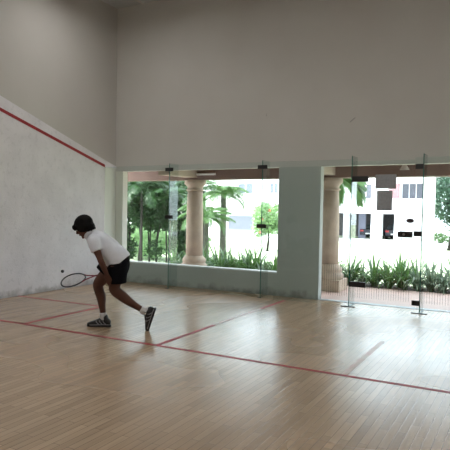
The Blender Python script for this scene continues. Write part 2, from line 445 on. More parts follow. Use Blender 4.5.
# ------------------------------------------------------------------ ceiling lamps of the court
lamp = empty('ceiling_light', (1.15, -1.65, H - .30))
tag(lamp, 'long white court light hanging under the ceiling', 'ceiling light', 'court lights under the ceiling')
obj('housing', B(((-.30, -.50, .06), (.30, .50, .11)), ((-.30, -.50, .0), (-.29, .50, .06)), ((.29, -.50, .0), (.30, .50, .06)), ((-.29, -.50, 0), (.29, -.49, .06)), ((-.29, .49, 0), (.29, .5, .06))), M['lampframe'], lamp)
obj('diffuser', B(((-.285, -.485, .004), (.285, .485, .03))), M['lamp'], lamp)
for yy in (-.4, .4):
    bm = bmesh.new(); tube(bm, [(0, yy, .11), (0, yy, .2999)], .006); obj('hanger_rod', bm, M['lampframe'], lamp)
for p in ((3.6, -3.0), (6.2, -3.0), (.9, -6.4), (3.6, -6.4), (6.2, -6.4), (.9, -8.9), (5.2, -8.9)):
    c = copy_tree(lamp); c.location = (*p, H - .30)

# ------------------------------------------------------------------ veranda
VZ = -.0
struct('veranda_floor', B(((-5, YB + TB, -.15), (9, 2.40, -.002))), M['vfloor'])
struct('veranda_ceiling', B(((-5, YB + TB, 2.34), (9, 2.2, 2.45))), M['soffit'])
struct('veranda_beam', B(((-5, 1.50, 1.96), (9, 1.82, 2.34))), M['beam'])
def column(x, lab):
    t = empty('veranda_column', (x, 1.66, -.002)); tag(t, lab, 'column', 'round veranda columns')
    obj('plinth', B(((-.27, -.27, 0), (.27, .27, .20))), M['column'], t, bevel=.01)
    bm = bmesh.new(); lathe(bm, [(.25, .20), (.262, .22), (.262, .28), (.235, .30), (.225, .32), (.235, .34), (.235, .39), (.205, .42), (.19, .44), (.172, .46)]); obj('base_moulding', bm, M['column'], t, smooth=True)
    bm = bmesh.new(); lathe(bm, [(.168, .45), (.170, .9), (.164, 1.4), (.150, 1.74)]); obj('shaft', bm, M['column'], t, smooth=True)
    bm = bmesh.new(); lathe(bm, [(.150, 1.74), (.175, 1.75), (.175, 1.775), (.152, 1.78), (.156, 1.82), (.19, 1.86), (.215, 1.89), (.215, 1.962)]); obj('capital', bm, M['column'], t, smooth=True)
column(.98, 'round pinkish column seen through the long window between trees and palm')
column(3.70, 'round pinkish column just left of the glass door, its plinth showing')
for x in (-1.74, .98, 3.70, 6.42):
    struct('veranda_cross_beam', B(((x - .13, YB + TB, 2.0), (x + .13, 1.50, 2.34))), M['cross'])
bm = bmesh.new(); lathe(bm, [(.075, 0), (.07, .01), (.05, .045), (.032, .075), (.028, .10), (.02, .11)])
t = empty('bell_lamp', (4.97, 1.40, 2.06)); tag(t, 'small pale bell-shaped lamp on the veranda beam above the door', 'lamp')
obj('lamp_shade', bm, M['bell'], t, smooth=True)
bm = bmesh.new(); tube(bm, [(0, 0, .105), (0, 0, .14), (0, .03, .16), (0, .099, .16)], .009); obj('bracket', bm, M['bell'], t)

t = empty('tube_light', (1.32, 1.47, 2.06)); tag(t, 'short pale tube light on the veranda beam just right of the left column', 'lamp')
obj('housing', B(((-.20, -.01, -.02), (.20, .0299, .02))), M['lampframe'], t)
bm = bmesh.new(); tube(bm, [(-.17, -.026, 0), (.17, -.026, 0)], .013); obj('tube', bm, M['white'], t)
for sx in (-1, 1): obj('socket', B(((sx * .185 - .012, -.04, -.018), (sx * .185 + .012, -.0101, .018))), M['white'], t)

# ------------------------------------------------------------------ garden ground
bm = bmesh.new()
def gz(y):
    if y < 3.4: return -.06
    if y < 14: return -.06 - (y - 3.4) / 10.6 * 1.1
    return -1.16 - (y - 14) * .004
ys = [2.40, 3.4, 5, 7, 9, 11, 14, 20, 30, 47, 120]; xs = [-110, -60, -30, -15, -5, 5, 15, 30, 80]
G = [[bm.verts.new((x, y, gz(y))) for x in xs] for y in ys]
for j in range(len(ys) - 1):
    for i in range(len(xs) - 1): bm.faces.new((G[j][i], G[j][i + 1], G[j + 1][i + 1], G[j + 1][i]))
struct('lawn', bm, M['lawn'])
struct('planting_bed', B(((-5, 2.41, -.2), (9, 3.35, -.03))), M['soil'])
struct('driveway', B(((-60, 40, -1.4), (40, 49.5, gz(45) + .02))), M['drive'])

# ------------------------------------------------------------------ strap-leaved plants
def clump_mesh(seed, n, L0, L1, wd, m, name):
    random.seed(seed); bm = bmesh.new()
    for k in range(n):
        a = random.uniform(0, 2 * PI); ln = random.uniform(L0, L1); lean = random.uniform(.15, 1.0)
        dv = V((math.cos(a), math.sin(a), 0)); sv = V((-dv.y, dv.x, 0)); prev = None
        p = dv * random.uniform(0, .04); el = PI / 2 - lean * .45; seg = 7; w0 = wd * random.uniform(.7, 1.2)
        tw = random.uniform(-.4, .4)
        for s in range(seg + 1):
            q = s / seg; w = w0 * (1 - q ** 2.2) * (.6 + .8 * min(1, q * 3)) * .5 + .0008
            sd = (sv * math.cos(tw * q) + V((0, 0, 1)) * math.sin(tw * q))
            ring = (bm.verts.new(p - sd * w), bm.verts.new(p - V((0, 0, w * .5))), bm.verts.new(p + sd * w))
            if prev:
                bm.faces.new((prev[0], prev[1], ring[1], ring[0])); bm.faces.new((prev[1], prev[2], ring[2], ring[1]))
            prev = ring
            p = p + (dv * math.cos(el) + V((0, 0, math.sin(el)))) * ln / seg
            el -= lean * .42
    me = bpy.data.meshes.new(name); bm.to_mesh(me); bm.free(); me.materials.append(m)
    return me
protos = [clump_mesh(s, 30, .40, .80, .040, M[k], 'strap_leaf_clump') for s, k in ((1, 'leaf_strap'), (2, 'leaf_strap'), (3, 'leaf_strap2'), (4, 'leaf_strap2'), (5, 'leaf_strap'))]
random.seed(11)
def clump(x, y, zone):
    o = bpy.data.objects.new('strap_leaf_plant', random.choice(protos)); COL.objects.link(o)
    o.location = (x, y, -.032); o.rotation_euler = (0, 0, random.uniform(0, 6.28)); s = random.uniform(.72, 1.05); o.scale = (s, s, s * random.uniform(.9, 1.1))
    front = 'front row' if y < 2.85 else 'back row'
    if zone == 'l': tag(o, 'green strap-leaved plant in the ' + front + ' beyond the long window sill', 'plant', 'strap-leaved plants beyond the long window, ' + front)
    else: tag(o, 'green strap-leaved plant in the ' + front + ' of the bed beyond the glass door', 'plant', 'strap-leaved plants beyond the glass door, ' + front)
x = -.1
while x < 2.7:
    clump(x, 2.62 + random.uniform(-.05, .08), 'l'); clump(x + .14, 3.05 + random.uniform(-.08, .1), 'l'); x += random.uniform(.2, .28)
x = 3.35
while x < 6.0:
    clump(x, 2.60 + random.uniform(-.05, .08), 'r'); clump(x + .12, 3.02 + random.uniform(-.08, .1), 'r'); x += random.uniform(.2, .28)

# ------------------------------------------------------------------ palms and trees
def frond(bm, base, a, ln, el0, droop, lw=.03, nl=34, mi=0, lf=.30):
    dv = V((math.cos(a), math.sin(a), 0)); sv = V((-dv.y, dv.x, 0)); p = V(base); el = el0; pts = []
    seg = 12
    for s in range(seg + 1):
        pts.append((p.copy(), el)); p = p + (dv * math.cos(el) + V((0, 0, math.sin(el)))) * ln / seg; el -= droop / seg
    tube(bm, [q[0] for q in pts], [.012 * (1 - .8 * i / seg) for i in range(seg + 1)], n=5, mi=mi)
    for k in range(nl):
        q = .15 + .85 * k / nl; i = min(seg - 1, int(q * seg)); fr = q * seg - i
        c = pts[i][0].lerp(pts[i + 1][0], fr); e = pts[i][1]
        t = dv * math.cos(e) + V((0, 0, math.sin(e)))
        l = lf * ln * math.sin(PI * min(1, .15 + q * .85)) ** .6 + .03
        for sgn in (-1, 1):
            d = (sv * sgn * .8 + t * .6 + V((0, 0, -.15 - .25 * random.random()))).normalized()
            wv = t * lw * .5
            m1 = c + d * l * .5 + V((0, 0, .01)); m2 = c + d * l + V((0, 0, -.12 * l))
            a1 = bm.verts.new(c - wv * .5); b1 = bm.verts.new(c + wv * .5); a2 = bm.verts.new(m1 - wv); b2 = bm.verts.new(m1 + wv); e1 = bm.verts.new(m2)
            bm.faces.new((a1, b1, b2, a2)).material_index = mi; bm.faces.new((a2, b2, e1)).material_index = mi

def palm(x, y, z0, ht, rad, nf, ln, m, lab, seed, lean=0., el=(.2, 1.25), droop=(1.2, 2.2), lw=.022, dirs=None):
    random.seed(seed)
    t = empty('palm_tree', (x, y, z0)); tag(t, lab, 'palm', 'garden palms')
    bm = bmesh.new(); n = 14
    tube(bm, [(lean * (i / n) ** 2, 0, ht * i / n) for i in range(n + 1)], [rad * (1.25 - .4 * i / n + (.06 if i % 2 else 0)) for i in range(n + 1)], n=12)
    obj('trunk', bm, M['bark' if m == 'leaf_dark' else 'palmbark'], t, smooth=True)
    for k in range(nf):
        bm = bmesh.new(); a = 2 * PI * k / nf + random.uniform(-.2, .2)
        if dirs and k < len(dirs): a = dirs[k]
        frond(bm, (lean, 0, ht - .03), a, ln * random.uniform(.8, 1.1), random.uniform(*el), random.uniform(*droop), lw)
        obj('frond', bm, M[m], t)
    return t
palm(-.06, 5.0, gz(5) - .03, 2.02, .075, 16, .85, 'leaf_mid', 'slender palm with grey trunk in the middle of the long window', 21)
palm(-.12, 4.2, gz(4.2) - .03, 1.35, .06, 18, .85, 'leaf_mid', 'low bushy palm with bright drooping fronds right of the left column', 22, el=(.3, 1.3))
palm(-1.3, 6.2, gz(6.2) - .03, 2.25, .06, 11, 1.1, 'leaf_dark', 'dark palm high behind the left column', 23)
palm(2.95, 4.5, gz(4.5) - .03, 2.30, .06, 11, 1.05, 'leaf_mid', 'palm with hanging fronds beside the column left of the door', 24, el=(.1, .9), droop=(1.4, 2.2), lw=.06, dirs=[.1, -.15])

def leaves(bm, c, rx, rz, n, sz, sh=.5, wf=.2):
    c = V(c)
    for k in range(n):
        while True:
            d = V((random.uniform(-1, 1), random.uniform(-1, 1), random.uniform(-1, 1)))
            if .15 < d.length < 1: break
        p = c + V((d.x * rx, d.y * rx, d.z * rz))
        if noise.noise(p * 1.6 + V((sh, 0, 0))) < -.18: continue
        a = V((random.uniform(-1, 1), random.uniform(-1, 1), random.uniform(-.8, .5))).normalized()
        b = a.cross(V((random.uniform(-1, 1), random.uniform(-1, 1), random.uniform(-1, 1)))).normalized()
        s = sz * random.uniform(.6, 1.3); w = b * s * wf; nrm = a.cross(b) * s * .08
        v = [bm.verts.new(q) for q in (p, p + a * s * .4 + w + nrm, p + a * s, p + a * s * .4 - w + nrm, p + a * s * .4)]
        bm.faces.new((v[0], v[1], v[4])); bm.faces.new((v[1], v[2], v[4])); bm.faces.new((v[2], v[3], v[4])); bm.faces.new((v[3], v[0], v[4]))

def tree(x, y, trunkpts, tr, crowns, m, lab, seed, n=2500, sz=.16, name='tree', group='garden trees', z0=None, flowers=0):
    random.seed(seed); z0 = gz(y) - .03 if z0 is None else z0
    t = empty(name, (x, y, z0)); tag(t, lab, 'bush' if name == 'bush' else 'tree', group)
    bm = bmesh.new()
    for pts in trunkpts:
        tube(bm, pts, [tr * (1 - .6 * i / (len(pts) - 1)) for i in range(len(pts))], n=9)
    for c, rx, rz in crowns:                       # branches reach into each crown
        b0 = V(trunkpts[0][-1])
        for k in range(4):
            a = random.uniform(0, 6.28); e = V(c) + V((math.cos(a) * rx * .6, math.sin(a) * rx * .6, rz * random.uniform(-.3, .5)))
            tube(bm, [b0, b0.lerp(e, .5) + V((0, 0, .1)), e], [tr * .45, tr * .3, tr * .1], n=6)
    obj('trunk', bm, M['bark'], t, smooth=True)
    bm = bmesh.new(); tot = sum(a * a * b for _, a, b in crowns)
    for c, rx, rz in crowns: leaves(bm, c, rx, rz, int(n * rx * rx * rz / tot), sz, seed)
    obj('foliage', bm, M[m], t)
    if flowers:
        for k in range(flowers):
            c, rx, rz = random.choice(crowns); bm = bmesh.new()
            a = random.uniform(-1.9, -.9) ; e = random.uniform(-.5, .5)
            q = V(c) + V((math.cos(a) * rx, math.sin(a) * rx * .9, e * rz))
            for j in range(5):
                b = 2 * PI * j / 5; d1 = V((math.cos(b), 0, math.sin(b))) * .09; d2 = V((math.cos(b + .6), 0, math.sin(b + .6))) * .08
                bm.faces.new([bm.verts.new(p) for p in (q, q + d1 + V((0, -.05, 0)), q + d2 + V((0, -.05, 0)))])
            obj('flower', bm, M['flower'], t)
    return t

palm(-3.45, 6.2, gz(6.2) - .03, 2.35, .035, 14, 1.15, 'leaf_dark', 'dark palm with thin stem at the left end of the long window', 25, el=(.3, 1.3), lw=.03)
palm(-2.62, 6.5, gz(6.5) - .03, 2.15, .035, 12, .9, 'leaf_dark', 'dark palm with thin stem behind the pale gap left of the column', 26, el=(.3, 1.3), lw=.03)
G1 = 'dark trees left of the column'
def stems(*xs, h=2.5): return [[(x + random.uniform(-.06, .06) * k, .1 * (j % 2), h * k / 4) for k in range(5)] for j, x in enumerate(xs)]
random.seed(77)
tree(-5.35, 7.6, stems(0, .35), .045, [((.1, 0, 2.6), 1.0, .75), ((-.2, .2, 1.6), .8, .7), ((.1, 0, .5), .55, .5)], 'leaf_dark', 'dark leafy tree at the left edge of the long window', 31, 11000, .15, group=G1)
tree(-4.45, 8.6, stems(0, .35, -.3), .035, [((.1, 0, 2.75), 1.15, .9), ((.1, 0, 1.75), .8, .55)], 'leaf_dark', 'dark tree with three thin stems in the left part of the long window', 32, 11500, .16, group=G1)
tree(-3.95, 7.4, stems(0, .22), .032, [((0, 0, 2.6), .8, .7), ((-.1, 0, 1.7), .6, .5), ((.2, 0, .5), .3, .35)], 'leaf_dark', 'dark tree with two close thin stems left of the pale gap by the column', 33, 7500, .15, group=G1)
tree(-2.95, 7.9, stems(0, -.15, h=2.3), .035, [((.05, 0, 1.95), .42, .75), ((0, 0, .9), .42, .6)], 'leaf_dark', 'narrow dark tree right beside the left column', 34, 5200, .14, group=G1)
# arching stem
pts = [(.95 - 1.35 * math.cos(a), 0, 1.0 + .95 * math.sin(a)) for a in [(-.0 + i * .17) for i in range(10)]]
tree(-5.05, 7.0, [[(-.42, 0, 0), (-.42, 0, .5)] + pts], .05, [((1.0, 0, 2.15), .6, .4), ((-.5, 0, 1.6), .5, .8)], 'leaf_dark', 'dark tree whose stem arches over to the right at the left window edge', 35, 4500, .15, group='dark trees left of the column')
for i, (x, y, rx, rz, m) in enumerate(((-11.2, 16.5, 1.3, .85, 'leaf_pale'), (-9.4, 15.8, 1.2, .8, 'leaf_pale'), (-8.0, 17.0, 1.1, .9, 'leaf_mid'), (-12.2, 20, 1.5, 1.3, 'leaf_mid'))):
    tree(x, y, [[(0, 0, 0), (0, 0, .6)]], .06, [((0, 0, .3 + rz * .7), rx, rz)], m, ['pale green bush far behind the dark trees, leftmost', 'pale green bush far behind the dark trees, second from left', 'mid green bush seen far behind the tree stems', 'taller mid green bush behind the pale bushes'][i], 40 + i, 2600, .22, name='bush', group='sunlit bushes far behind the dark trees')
for i, (x, y, h) in enumerate(((-10.2, 14, 3.3), (-8.6, 13.5, 3.0), (-7.3, 14.5, 3.2))):
    tree(x, y, [[(0, 0, 0), (.1, 0, h * .4), (-.1, 0, h * .75), (0, 0, h)]], .09, [((0, 0, h + .2), 1.1, .9), ((.4, 0, h - .8), .6, .5)], 'leaf_mid', ['slim tree in the middle distance behind the dark trees, leftmost', 'slim tree in the middle distance behind the dark trees, middle one', 'slim tree in the middle distance behind the dark trees, rightmost'][i], 50 + i, 2400, .2, group='slim trees in the middle distance')
tree(-7.45, 26, [[(0, 0, 0), (.1, 0, .9), (0, 0, 1.6)]], .08, [((0, 0, 2.2), 1.0, 1.0), ((-.5, 0, 1.5), .6, .6), ((.7, 0, 1.5), .6, .6)], 'leaf_pale', 'pale flowering shrub with red blooms in front of the white building', 60, 3200, .24, name='bush', group='garden shrubs', flowers=5)
tree(1.95, 36, [[(0, 0, 0), (.2, 0, 1.5), (0, 0, 3)]], .16, [((0, 0, 3.9), 1.6, 1.9), ((1.0, 0, 2.2), 1.3, 1.2)], 'leaf_teal', 'bluish green tree right of the white pillar', 61, 4800, .32, group='far trees')
tree(5.4, 34, [[(0, 0, 0), (.2, 0, 1.5), (0, 0, 3)]], .16, [((0, 0, 3.9), 1.8, 1.9)], 'leaf_teal', 'bluish green tree at the right edge beyond the door', 62, 3600, .32, group='far trees')
bm = bmesh.new(); random.seed(5)
for k in range(9): leaves(bm, (-.6 + k * .7, 46.5, gz(46) + .5), .55, .45, 260, .25, 1)
tag(obj('hedge', bm, M['leaf_mid']), 'low clipped hedge across the far lawn right of the pillar', 'hedge')

# ------------------------------------------------------------------ buildings
def window_part(parent, xa, xb, za, zb, y, mull=2, m='pane'):
    w = obj('window', B(((xa - .08, y - .06, za - .08), (xb + .08, y - .001, za)), ((xa - .08, y - .06, zb), (xb + .08, y - .001, zb + .08)),
                    ((xa - .08, y - .06, za), (xa, y - .001, zb)), ((xb, y - .06, za), (xb + .08, y - .001, zb)),
                    *[((xa + (xb - xa) * i / mull - .03, y - .05, za), (xa + (xb - xa) * i / mull + .03, y - .001, zb)) for i in range(1, mull)]), M['white'], parent)
    obj('pane', B(((xa, y - .02, za), (xb, y - .002, zb))), M[m], w)
g0 = gz(50)
b1 = empty('white_apartment_building', (-6, 50, g0)); tag(b1, 'white building with balcony over an open car port, seen through the glass door', 'building')
X0 = -6.0
obj('wall', B(((-6, 0, 2.55), (4.4, 8, 8)), ((-6, 6, 0), (4.4, 6.2, 2.55)), ((1.35 + .75, 0.3, 0), (3.9, .6, 2.55)), ((3.9, .3, 0), (4.2, 6, 2.55))), M['bwall'], b1)
obj('balcony_parapet', B(((-6, -1.2, 2.5), (4.4, -1.05, 3.95)), ((-6, -1.05, 2.5), (4.4, 0, 2.65)), ((4.25, -1.05, 2.65), (4.4, 0, 3.95))), M['white'], b1)
for px in (-5.2, -3.1 + .0, -.45, 1.7):
    obj('pillar', B(((px, -.6, 0), (px + (1.0 if px == -.45 else .5), .1, 2.5))), M['white'], b1)
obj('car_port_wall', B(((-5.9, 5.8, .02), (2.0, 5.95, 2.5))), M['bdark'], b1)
obj('grey_panel', B(((-2.0, 1.0, .02), (-1.3, 1.2, 2.5))), M['bgrey'], b1); obj('grey_panel', B(((1.72, .5, .02), (2.05, .7, 2.5))), M['bgrey'], b1)
obj('pink_wall_panel', B(((1.0, -.05, 2.66), (2.0, -.001, 5.4))), M['bpink'], b1)
for (a, b) in ((-2.15, -.6), (2.25, 4.1)): window_part(b1, a, b, 3.85, 5.35, 0, 3, 'curtain')
bm = bmesh.new()
for k in range(9): tube(bm, [(1.9 + k * .28, -.9, 5.62), (1.9 + k * .28 + .14, -.95, 5.5), (1.9 + (k + 1) * .28, -.9, 5.62)], .05, n=6)
box(bm, (1.8, -1.0, 5.6), (4.5, 0, 5.75)); obj('awning', bm, M['white'], b1)

b2 = empty('white_house', (-22, 40, gz(40))); tag(b2, 'white house with blue-grey windows seen through the long window', 'building')
obj('wall', B(((-8, 0, 0), (12.4, 8, 7.5))), M['bwall'], b2)
obj('balcony_parapet', B(((3.5, -1.2, 2.9), (12.4, -1.05, 3.95)), ((3.5, -1.05, 2.9), (12.4, 0, 3.05))), M['white'], b2)
for (a, b) in ((5.9, 7.3), (9.0, 9.7), (-5.5, -4.2), ): window_part(b2, a, b, 4.15, 5.0, 0, 2)
for (a, b) in ((-4.5, -3.2), (-1.35, -.75)): window_part(b2, a, b, 1.2, 3.2, 0, 2)
g_ = obj('gate', B(((5.0, -.12, .02), (7.4, -.001, 2.1))), M['bgrey'], b2)
obj('gate_frame', B(((4.9, -.16, .02), (5.0, -.001, 2.2)), ((7.4, -.16, .02), (7.5, -.001, 2.2)), ((4.9, -.16, 2.1), (7.5, -.121, 2.2))), M['white'], g_)
t = empty('white_pillar', (1.4, 30, gz(30))); tag(t, 'tall white square pillar right of the glass door, in front of the trees', 'pillar')
obj('shaft', B(((-.30, -.3, 0), (.30, .3, 6.5))), M['white'], t); obj('footing', B(((-.36, -.36, -.02), (.36, .36, .25))), M['white'], t)
tag(obj('garden_wall', B(((-.4, 48.2, gz(47) - .1), (10, 48.5, gz(47) + 1.35)), ((-.45, 48.15, gz(47) + 1.35), (10, 48.55, gz(47) + 1.42))), M['white']), 'low white garden wall behind the far hedge', 'wall')
tag(obj('brown_house', B(((.2, 52, gz(52) - .1), (14, 60, 7)),), mat('brown_render', (.30, .20, .19), .9, noise_amt=.2, noise_scale=.6)), 'brownish house behind the far tree at the right edge', 'building')

def car(x, y, rz, lab):
    t = empty('car', (x, y, gz(y) + .02), rz); tag(t, lab, 'car', 'dark cars under the white building')
    prof = [(-2.0, .35), (-2.02, .75), (-1.75, .92), (-.9, 1.0), (1.55, 1.0), (1.98, .9), (2.0, .35)]
    obj('car_body', prism(prof, -.82, .82), M['car'], t, bevel=.05)
    obj('cabin', prism([(-.95, 1.0), (-.4, 1.42), (1.0, 1.44), (1.65, 1.0)], -.72, .72), M['carglass'], t, bevel=.04)
    for sx in (-1.25, 1.25):
        for sy in (-.8, .8):
            bm = bmesh.new(); bmesh.ops.create_cone(bm, cap_ends=True, segments=24, radius1=.32, radius2=.32, depth=.2, matrix=Matrix.Translation((sx, sy, .32)) @ Matrix.Rotation(PI / 2, 4, 'X'))
            obj('wheel', bm, M['tyre'], t)
    for sy in (-.6, .6): obj('tail_lamp', B(((1.93, sy - .15, .7), (2.03, sy + .15, .86))), M['tail'], t)
    obj('number_plate', B(((2.0, -.25, .45), (2.03, .25, .57))), M['white'], t)
car(-7.0, 52.8, -PI / 2, 'dark car parked in the left bay under the white building')
car(-4.55, 52.6, -PI / 2, 'dark car with red tail lamps in the right bay under the white building')

# ------------------------------------------------------------------ person (figure frame: x = picture right, y = away, z = up)
PB = V((2.505 + .067, -3.185 - .076, 0)); PR = math.atan2(.52162565, .85304974)
def Q(px, py, l=0.): return V(((px - 105) / 86., -l, (327 - py) / 86.))

def loft(bm, rings, n=20, lat=V((0, -1, 0)), cap=True):
    """rings: (centre, half width along lat, half thickness)"""
    P = [V(r_[0]) for r_ in rings]; out = []
    for i, (c, a, b) in enumerate(rings):
        t = (P[min(i + 1, len(P) - 1)] - P[max(i - 1, 0)]).normalized()
        L_ = (lat - t * lat.dot(t)).normalized(); T = t.cross(L_)
        out.append([bm.verts.new(P[i] + L_ * a * math.cos(2 * PI * k / n) + T * b * math.sin(2 * PI * k / n)) for k in range(n)])
    for a, b in zip(out, out[1:]):
        for k in range(n): bm.faces.new((a[k], a[(k + 1) % n], b[(k + 1) % n], b[k]))
    if cap:
        for ring, s, e in ((out[0], 0, 1), (out[-1], -1, -2)):
            d = (P[s] - P[e]).normalized(); rr = min(rings[s][1], rings[s][2])
            prev = ring; c0 = P[s]
            for q in (.45, .8):
                nr = [bm.verts.new(c0 + (v.co - c0) * math.sqrt(1 - q * q) + d * rr * q) for v in ring]
                for k in range(n): bm.faces.new((prev[k], prev[(k + 1) % n], nr[(k + 1) % n], nr[k]))
                prev = nr
            tip = bm.verts.new(c0 + d * rr)
            for k in range(n): bm.faces.new((prev[k], prev[(k + 1) % n], tip))

def interp(keys, n=24):
    """Catmull-Rom through (centre, a, b) keys"""
    K = [(*V(k[0]), k[1], k[2]) for k in keys]; res = []
    m = len(K) - 1
    for j in range(n + 1):
        t = j / n * m; i = min(m - 1, int(t)); q = t - i
        p = [K[max(0, i - 1)], K[i], K[i + 1], K[min(m, i + 2)]]
        o = [.5 * (2 * p[1][d] + (p[2][d] - p[0][d]) * q + (2 * p[0][d] - 5 * p[1][d] + 4 * p[2][d] - p[3][d]) * q * q + (-p[0][d] + 3 * p[1][d] - 3 * p[2][d] + p[3][d]) * q ** 3) for d in range(5)]
        res.append((V(o[:3]), o[3], o[4]))
    return res

def ball_(bm, c, rx, ry, rz, rot=None):
    mt = Matrix.Translation(V(c)) @ (rot.to_4x4() if rot else Matrix()) @ Matrix.Diagonal((rx, ry, rz, 1))
    bmesh.ops.create_uvsphere(bm, u_segments=24, v_segments=16, radius=1, matrix=mt)

def hand(bm, wr, d, nrm, thumb, curls, sc=1.0):
    d = d.normalized(); nrm = (nrm - d * nrm.dot(d)).normalized(); t = d.cross(nrm).normalized()
    if t.dot(thumb) < 0: t = -t
    loft(bm, [(wr - d * .02, .024 * sc, .019 * sc), (wr + d * .015, .029 * sc, .017 * sc), (wr + d * .05 * sc, .037 * sc, .014 * sc), (wr + d * .082 * sc, .038 * sc, .012 * sc)], lat=t)
    for i in range(4):
        base = wr + d * (.072 + (.006, .010, .006, -.004)[i]) * sc + t * (.028 - .0187 * i) * sc
        ln = (.068, .076, .070, .054)[i] * sc; p = base; a = 0; ch = [(p.copy(), .0088 * sc, .0088 * sc)]
        sp = t * (.10 - .07 * i)
        for s, fr in enumerate((.45, .31, .24)):
            a += curls[i] * (.6, 1.1, .8)[s]
            dd = (d * math.cos(a) + nrm * math.sin(a) + sp * max(0, 1 - a)).normalized()
            p = p + dd * ln * fr; ch.append((p.copy(), (.0082, .0076, .0064)[s] * sc, (.0082, .0076, .0064)[s] * sc))
        loft(bm, ch, n=10, lat=t)
    p = wr + d * .022 * sc + t * .022 * sc
    d1 = (t * .75 + d * .65 + nrm * .35).normalized(); d2 = (t * .35 + d * .75 + nrm * .6).normalized()
    loft(bm, [(p, .013 * sc, .013 * sc), (p + d1 * .034 * sc, .0105 * sc, .0105 * sc), (p + d1 * .034 * sc + d2 * .03 * sc, .0092 * sc, .0092 * sc), (p + d1 * .034 * sc + d2 * .05 * sc, .0075 * sc, .0075 * sc)], n=10, lat=nrm)

person = empty('person', PB, PR)
tag(person, 'person in white polo shirt and black shorts lunging left with a racket', 'person')

def remeshed(name, bm, m, parent, vox, smooth_it=3, sub=0):
    o = obj(name, bm, m, None)
    r_ = o.modifiers.new('remesh', 'REMESH'); r_.mode = 'VOXEL'; r_.voxel_size = vox; r_.use_smooth_shade = True
    s_ = o.modifiers.new('smooth', 'SMOOTH'); s_.factor = .5; s_.iterations = smooth_it
    dg = bpy.context.evaluated_depsgraph_get(); dg.update()
    me = bpy.data.meshes.new_from_object(o.evaluated_get(dg)); me.name = name
    o.modifiers.clear(); old = o.data; o.data = me; bpy.data.meshes.remove(old)
    for p_ in me.polygons: p_.use_smooth = True
    o.parent = parent
    return o

# joints
hipF, kneeF, ankF = Q(114, 265, -.09), Q(98.5, 285, -.10), Q(104, 317, -.10)
hipN, kneeN, ankN = Q(118.5, 265, .09), Q(117, 287.5, .10), Q(146, 308, .10)
shN, elN, wrN = Q(96.5, 240.5, .165), Q(104.5, 259, .205), Q(110, 272, .19)
shF, elF, wrF = Q(93.5, 241, -.165), Q(99, 260, -.24), Q(105, 271.5, -.17)
HC = Q(85.1, 227.0, 0.)
hp = math.radians(33)
Fd = V((-math.cos(hp), 0, -math.sin(hp))); Ud = V((-math.sin(hp), 0, math.cos(hp))); Sd = V((0, -1, 0))
HR = Matrix((Fd, Sd.cross(Fd) * 0 + Ud.cross(Fd), Ud)).transposed()      # columns: face, side, up
hd = lambda x_, y_, z_: HC + HR @ V((x_, y_, z_))

bm = bmesh.new()
# trunk and neck
loft(bm, interp([(Q(118, 266), .135, .10), (Q(114, 260), .13, .10), (Q(107.5, 252), .125, .095), (Q(101.5, 245), .14, .10), (Q(96, 239.5), .135, .085), (Q(91.5, 235), .062, .058), (Q(87, 230.5), .050, .052), (Q(85, 228), .048, .05)]))
ball_(bm, Q(119, 264), .11, .14, .10)
# legs
loft(bm, interp([(hipF, .088, .090), (Q(107, 274, -.10), .080, .082), (Q(101, 281, -.10), .066, .070), (kneeF, .055, .060), (Q(99.3, 290, -.10), .052, .058), (Q(101.6, 297, -.10), .052, .057), (Q(102.5, 305, -.10), .040, .043), (Q(103.6, 312, -.10), .031, .035), (ankF, .033, .040)], 30))
loft(bm, interp([(hipN, .090, .092), (Q(118, 273, .10), .082, .084), (Q(116.8, 281, .10), .068, .072), (kneeN, .057, .062), (Q(121.5, 291.5, .10), .053, .060), (Q(128, 296.5, .10), .052, .055), (Q(136, 302, .10), .039, .041), (Q(142, 305.5, .10), .031, .034), (ankN, .033, .038)], 30))
# feet inside the shoes
loft(bm, [(Q(106, 322, -.10), .030, .030), (Q(98, 324, -.10), .036, .022), (Q(91, 325, -.10), .034, .014)])
loft(bm, [(Q(151, 307.5, .10), .030, .030), (Q(150.5, 315, .10), .036, .022), (Q(149.5, 322, .10), .034, .014)])
# arms
for s_, e_, w_2 in ((shN, elN, wrN), (shF, elF, wrF)):
    loft(bm, interp([(s_, .052, .052), (s_.lerp(e_, .4), .044, .046), (s_.lerp(e_, .8), .036, .038), (e_, .035, .037), (e_.lerp(w_2, .3), .035, .036), (e_.lerp(w_2, .75), .027, .027), (w_2, .024, .020)], 18), lat=V((1, 0, 0)))
hand(bm, wrN, V((.38, .1, -1)), V((0, 1, 0)), V((-1, 0, -.2)), (.35, .38, .42, .5), .95)
# racket axis through the far hand
rt = Q(56.5, 287, -.45); rb = Q(111, 273.5, -.20); ax = (rt - rb).normalized()
gp = rb - (rb - rt).normalized() * .07
side = ax.cross(V((0, 0, 1))).normalized()
hn = V((0, -1, .25)); hn = (hn - ax * hn.dot(ax)).normalized()
hdn = ax.cross(hn).normalized()
if hdn.z > 0: hdn = -hdn
wg = gp - hn * .028 - hdn * .055
hand(bm, wg, hdn, hn, ax, (1.05, 1.05, 1.05, 1.05), .95)
loft(bm, [(wrF, .024, .02), (wg - hdn * .01, .024, .02)], lat=V((1, 0, 0)))
